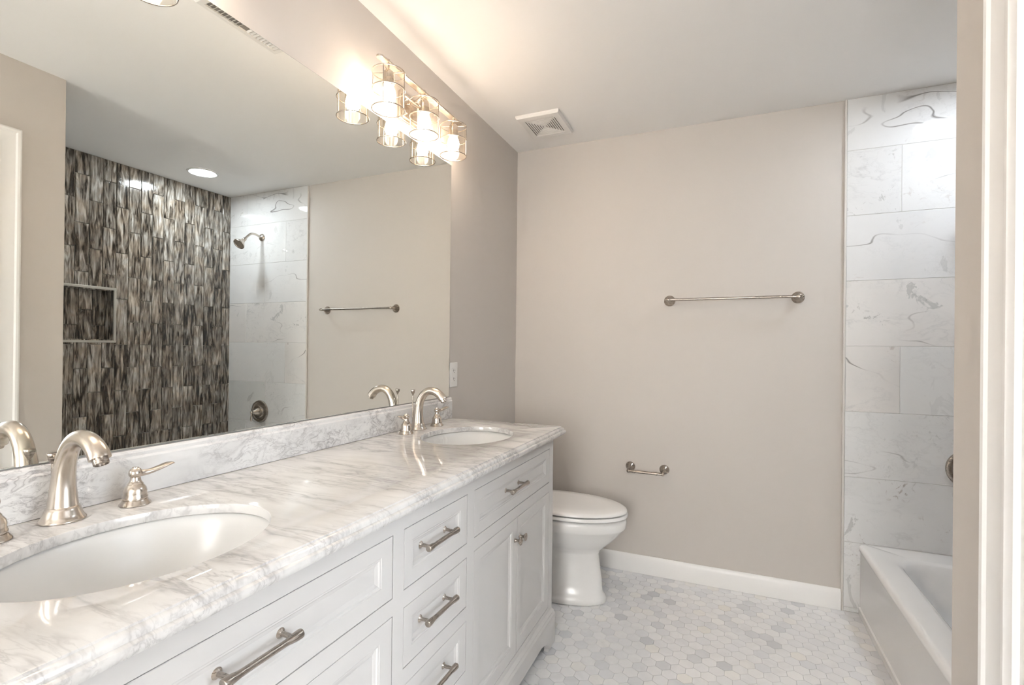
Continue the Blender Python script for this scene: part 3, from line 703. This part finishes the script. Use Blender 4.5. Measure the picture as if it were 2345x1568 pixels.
m = MB(); q = spline([(0, -0.012, 0.0), (0, -0.06, 0.012), (0, -0.100, 0.008), (0, -0.135, -0.022), (0, -0.150, -0.040)], 6); m.tube(q, 0.0085, 20); m.build('arm', NICK, sh, smooth=50)
m = MB(); m.lathe([(0.010, -0.006), (0.013, 0.004), (0.015, 0.014), (0.013, 0.020), (0.018, 0.032), (0.030, 0.052), (0.040, 0.064), (0.043, 0.070), (0.042, 0.076), (0.036, 0.077), (0.034, 0.073), (0, 0.073)], (0, -0.150, -0.040), (0, -0.72, -0.69), 36); m.build('spray_head', NICK, sh, smooth=40)
ts = thing('tub_spout', 'nickel tub spout low on the marble wall over the tub', 'tub spout', (2.178, YT, 0.50))
m = MB(); m.lathe([(0.030, 0), (0.030, 0.01), (0.024, 0.02), (0.023, 0.10), (0.022, 0.130), (0.016, 0.140), (0, 0.142)], (0, 0, 0), (0, -1, 0), 32); m.lathe([(0.015, -0.034), (0.016, -0.005)], (0, -0.118, 0), (0, 0, 1), 24); m.build('spout_body', NICK, ts, smooth=40)

# ------------------------------------------------------------------ towel bar and paper holder
def bell_post(parent, x, out, bar_drop=0.0, rr=0.0255):
    mb = MB(); mb.lathe([(rr, 0), (rr+0.0008, 0.003), (rr-0.001, 0.007), (rr-0.004, 0.010), (rr-0.007, 0.016), (rr*0.48, 0.030), (rr*0.33, 0.042), (rr*0.30, out-0.010), (rr*0.36, out-0.006), (rr*0.40, out), (rr*0.34, out+0.007), (rr*0.15, out+0.010)], (x, 0, 0), (0, -1, 0), 36)
    mb.build('post', NICKD, parent, smooth=45)
tb = thing('towel_bar', 'long brushed nickel towel bar on the far wall beside the marble tile', 'towel bar', (1.209, -0.0005, 1.501))
for sg in (-1, 1): bell_post(tb, sg*0.304, 0.062, rr=0.0285)
m = MB(); q = spline([(-0.322, 0.0052), (-0.317, 0.0070), (-0.312, 0.0055), (-0.304, 0.0072), (-0.290, 0.0078), (-0.275, 0.0068), (-0.26, 0.0066), (0, 0.0066), (0.26, 0.0066), (0.275, 0.0068), (0.290, 0.0078), (0.304, 0.0072), (0.312, 0.0055), (0.317, 0.0070), (0.322, 0.0052)], 3)
m.tube([(p[0], -0.062, 0) for p in q], [p[1] for p in q], 20); m.build('bar', NICKD, tb, smooth=50)
tp = thing('toilet_paper_holder', 'short nickel toilet paper holder on the wall beside the toilet', 'paper holder', (0.795, -0.0005, 0.577))
for sg in (-1, 1):
    m = MB(); x = sg*0.091
    m.lathe([(0.0255, 0), (0.0262, 0.003), (0.0245, 0.008), (0.020, 0.013), (0.012, 0.026), (0.0085, 0.036)], (x, 0, 0.008), (0, -0.98, -0.18), 36)
    m.tube([(x, -0.030, 0.003), (x, -0.050, -0.001), (x, -0.068, -0.004)], [0.009, 0.0075, 0.0090], 18)
    m.lathe([(0.003, -0.0085), (0.0085, -0.004), (0.0095, 0), (0.0085, 0.004), (0.003, 0.0085)], (x, -0.071, -0.004), (0, -1, 0), 20)
    m.build('post', NICKD, tp, smooth=45)
m = MB(); q = [(-0.091, 0.0060), (-0.070, 0.0068), (-0.0605, 0.0072), (-0.0600, 0.0100), (-0.0570, 0.0100), (-0.0565, 0.0075), (0.0565, 0.0075), (0.0570, 0.0100), (0.0600, 0.0100), (0.0605, 0.0072), (0.070, 0.0068), (0.091, 0.0060)]
m.tube([(p[0], -0.071, -0.004) for p in q], [p[1] for p in q], 20); m.build('roller', NICKD, tp, smooth=40)

# ------------------------------------------------------------------ outlet
ol = thing('wall_outlet', 'white two-socket wall outlet beside the mirror edge', 'outlet', (0.0005, -0.765, 1.107))
m = MB(); m.box((0, -0.0355, -0.058), (0.0055, 0.0355, 0.058)); m.build('cover_plate', PLAS, ol, bevel=0.0025, seg=3)
m = MB(); m.box((0.0055, -0.0165, -0.0335), (0.0070, 0.0165, 0.0335)); fc = m.build('socket_face', PLAS, ol, bevel=0.001)
for zz in (-0.019, 0.019):
    m = MB(); m.box((0.0069, -0.0075, zz-0.004), (0.0073, -0.0055, zz+0.006)); m.box((0.0069, 0.0055, zz-0.003), (0.0073, 0.0075, zz+0.005)); m.lathe([(0.0022, 0), (0.0022, 0.0004)], (0.0069, 0, zz-0.009), (1, 0, 0), 12)
    m.build('socket_slots', DARK, fc, smooth=0)

# ------------------------------------------------------------------ vanity lights
def make_light(yc, label, glow):
    t = thing('vanity_light', label, 'wall light', (0.0, yc, 2.071), 'three-shade vanity lights above the mirror')
    X = 0.085
    m = MB(); m.box((0.0005, -0.058, 0.055), (0.012, 0.058, 0.170)); m.box((0.012, -0.048, 0.065), (0.020, 0.048, 0.160)); bp_ = m.build('backplate', NICK, t, bevel=0.004, seg=3)
    for dy, dz in ((-0.03, 0.140), (-0.03, 0.085)):
        m = MB(); m.lathe([(0.004, 0), (0.0045, 0.004), (0.002, 0.007)], (0.020, dy, dz), (1, 0, 0), 14); m.build('screw', NICK, bp_, smooth=50)
    m = MB(); K = 10; hl, hw = 0.288, 0.014
    out = []
    for sg in (1, -1):
        for k in range(K+1): a_ = math.radians(-90+180*k/K) if sg == 1 else math.radians(90+180*k/K); out.append((hw*math.sin(a_ + (0))*1.0, sg*(hl-hw)+hw*math.cos(a_)))
    m.loops([[Vector((X+a_, b_, z_)) for a_, b_ in out] for z_ in (0.158, 0.165)]); m.build('bar', NICK, t, bevel=0.0015)
    m = MB(); m.tube([(0.018, 0, 0.14), (0.05, 0, 0.14), (X, 0, 0.160)], 0.007, 16); m.tube([(0.045, -0.075, 0.130), (0.045, 0.075, 0.130)], 0.0055, 16); m.build('arm', NICK, t, smooth=50)
    for k in (-1, 0, 1):
        Y = k*0.2275; R_ = 0.055; h0, h1 = 0.0, 0.130
        m = MB(); n_ = 48
        ring = lambda r, z_: [Vector((X+r*math.cos(2*PI*j/n_), Y+r*math.sin(2*PI*j/n_), z_)) for j in range(n_)]
        m.loops([ring(R_-0.0035, h0+0.001), ring(R_, h0+0.001), ring(R_, h1-0.002), ring(R_-0.0035, h1-0.002), ring(R_-0.0035, h0+0.001)], False, False)
        sh_ = m.build('glass_shade', GLASS, t, smooth=50)
        m = MB()
        for z_ in (h0, 0.070, h1):
            for rr in range(1):
                m.tube([(X+(R_+0.0018)*math.cos(2*PI*j/48), Y+(R_+0.0018)*math.sin(2*PI*j/48), z_) for j in range(49)], 0.0019, 8, cap=False)
        for a_ in (20, 110, 200, 290):
            c_, s_ = math.cos(math.radians(a_)), math.sin(math.radians(a_))
            m.tube([(X+(R_+0.0018)*c_, Y+(R_+0.0018)*s_, h0), (X+(R_+0.0018)*c_, Y+(R_+0.0018)*s_, h1)], 0.0017, 8)
            m.tube([(X+0.012*c_, Y+0.012*s_, h1), (X+(R_+0.0018)*c_, Y+(R_+0.0018)*s_, h1)], 0.0017, 8)
        m.build('wire_cage', NICKD, sh_, smooth=50)
        m = MB(); m.lathe([(0.0030, 0.178), (0.0045, 0.175), (0.0035, 0.169), (0.0035, 0.146), (0.012, 0.138), (0.018, 0.131), (0.020, 0.120), (0.0205, 0.088), (0.0175, 0.085), (0.0175, 0.087)], (X, Y, 0), n=32)
        so = m.build('lamp_socket', NICK, t, smooth=45)
        m = MB(); m.lathe([(0.0160, 0.088), (0.0170, 0.082), (0.0225, 0.070), (0.0260, 0.055), (0.0255, 0.042), (0.0195, 0.030), (0.0100, 0.024), (0.0, 0.0225)], (X, Y, 0), n=28, cap0=True, cap1=False)
        m.build('bulb', glow, t, smooth=60)
    return t
make_light(-1.157, 'nickel vanity light with three lit glass cylinder shades, above the far sink', EBULB)
make_light(-2.310, 'vanity light above the near sink, seen only as one shade in the mirror', EBULB2)

# ------------------------------------------------------------------ ceiling fittings
rl = thing('recessed_light', 'round lit recessed ceiling light above the tub', 'ceiling light', (2.186, -0.492, H))
m = MB(); m.lathe([(0.078, -0.001), (0.081, -0.006), (0.090, -0.0075), (0.098, -0.004), (0.099, -0.0003)], n=48, cap0=False, cap1=False); m.build('trim_ring', PLAS, rl, smooth=50)
m = MB(); m.lathe([(0.0, -0.0030), (0.079, -0.0026)], n=48, cap0=False, cap1=False); m.build('lens', ELED, rl, smooth=50)
def make_fan():
    t = thing('exhaust_fan', 'square white slotted exhaust fan grille on the ceiling', 'vent', (0.289, -0.314, H))
    hx_, hy_ = 0.117, 0.133
    m = MB(); sq = lambda a_, b_, z_: [Vector((-a_, -b_, z_)), Vector((a_, -b_, z_)), Vector((a_, b_, z_)), Vector((-a_, b_, z_))]
    m.loops([sq(hx_, hy_, -0.0005), sq(hx_, hy_, -0.010), sq(hx_-0.006, hy_-0.006, -0.018), sq(hx_-0.02, hy_-0.02, -0.020), sq(hx_-0.034, hy_-0.036, -0.020), sq(hx_-0.036, hy_-0.038, -0.0175)], False, True)
    g_ = m.build('grille', PLAS, t, smooth=20)
    m = MB()
    for sg in (-1, 1):
        for k in range(7):
            xx = sg*(0.010+k*0.0115); hh = 0.008+k*0.0125
            m.box((xx-0.0013, -hh, -0.0182), (xx+0.0013, hh, -0.0172))
    m.build('slots', DARK, g_, smooth=0)
    for sg in (-1, 1):
        m = MB()
        for k in range(7):
            yy = sg*(0.014+k*0.0125); hh = 0.006+k*0.0113
            m.box((-hh, yy-0.0010, -0.0188), (hh, yy+0.0010, -0.0174))
        m.build('ribs', PLAS, g_, smooth=0)
make_fan()
def make_register():
    t = thing('ceiling_register', 'long white air register on the ceiling, reflected at the mirror top edge', 'vent', (0.470, -1.498, H))
    m = MB(); sq = lambda a_, b_, z_: [Vector((-a_, -b_, z_)), Vector((a_, -b_, z_)), Vector((a_, b_, z_)), Vector((-a_, b_, z_))]
    m.loops([sq(0.076, 0.172, -0.0005), sq(0.076, 0.172, -0.003), sq(0.070, 0.166, -0.008), sq(0.052, 0.148, -0.009), sq(0.050, 0.146, -0.004)], False, True); f_ = m.build('frame', PLAS, t, smooth=20)
    for bank in (-1, 1):
        m = MB()
        for k in range(9):
            yy = bank*0.074 + (k-4)*0.0145
            m.add([(-0.049, yy, -0.0042), (0.049, yy, -0.0042), (0.049, yy+0.005*bank, -0.0105), (-0.049, yy+0.005*bank, -0.0105), (-0.049, yy+0.0015, -0.0042), (0.049, yy+0.0015, -0.0042), (0.049, yy+0.0015+0.005*bank, -0.0105), (-0.049, yy+0.0015+0.005*bank, -0.0105)],
                  [(0,1,2,3),(7,6,5,4),(0,4,5,1),(1,5,6,2),(2,6,7,3),(3,7,4,0)])
        m.build('louvre_bank', PLAS, f_, smooth=0)
    m = MB(); m.box((-0.049, -0.145, -0.0046), (0.049, 0.145, -0.0041)); m.build('duct_opening', plain('grey_duct', (0.30, 0.28, 0.26), 0.7, vary=0.05), f_, smooth=0)
make_register()
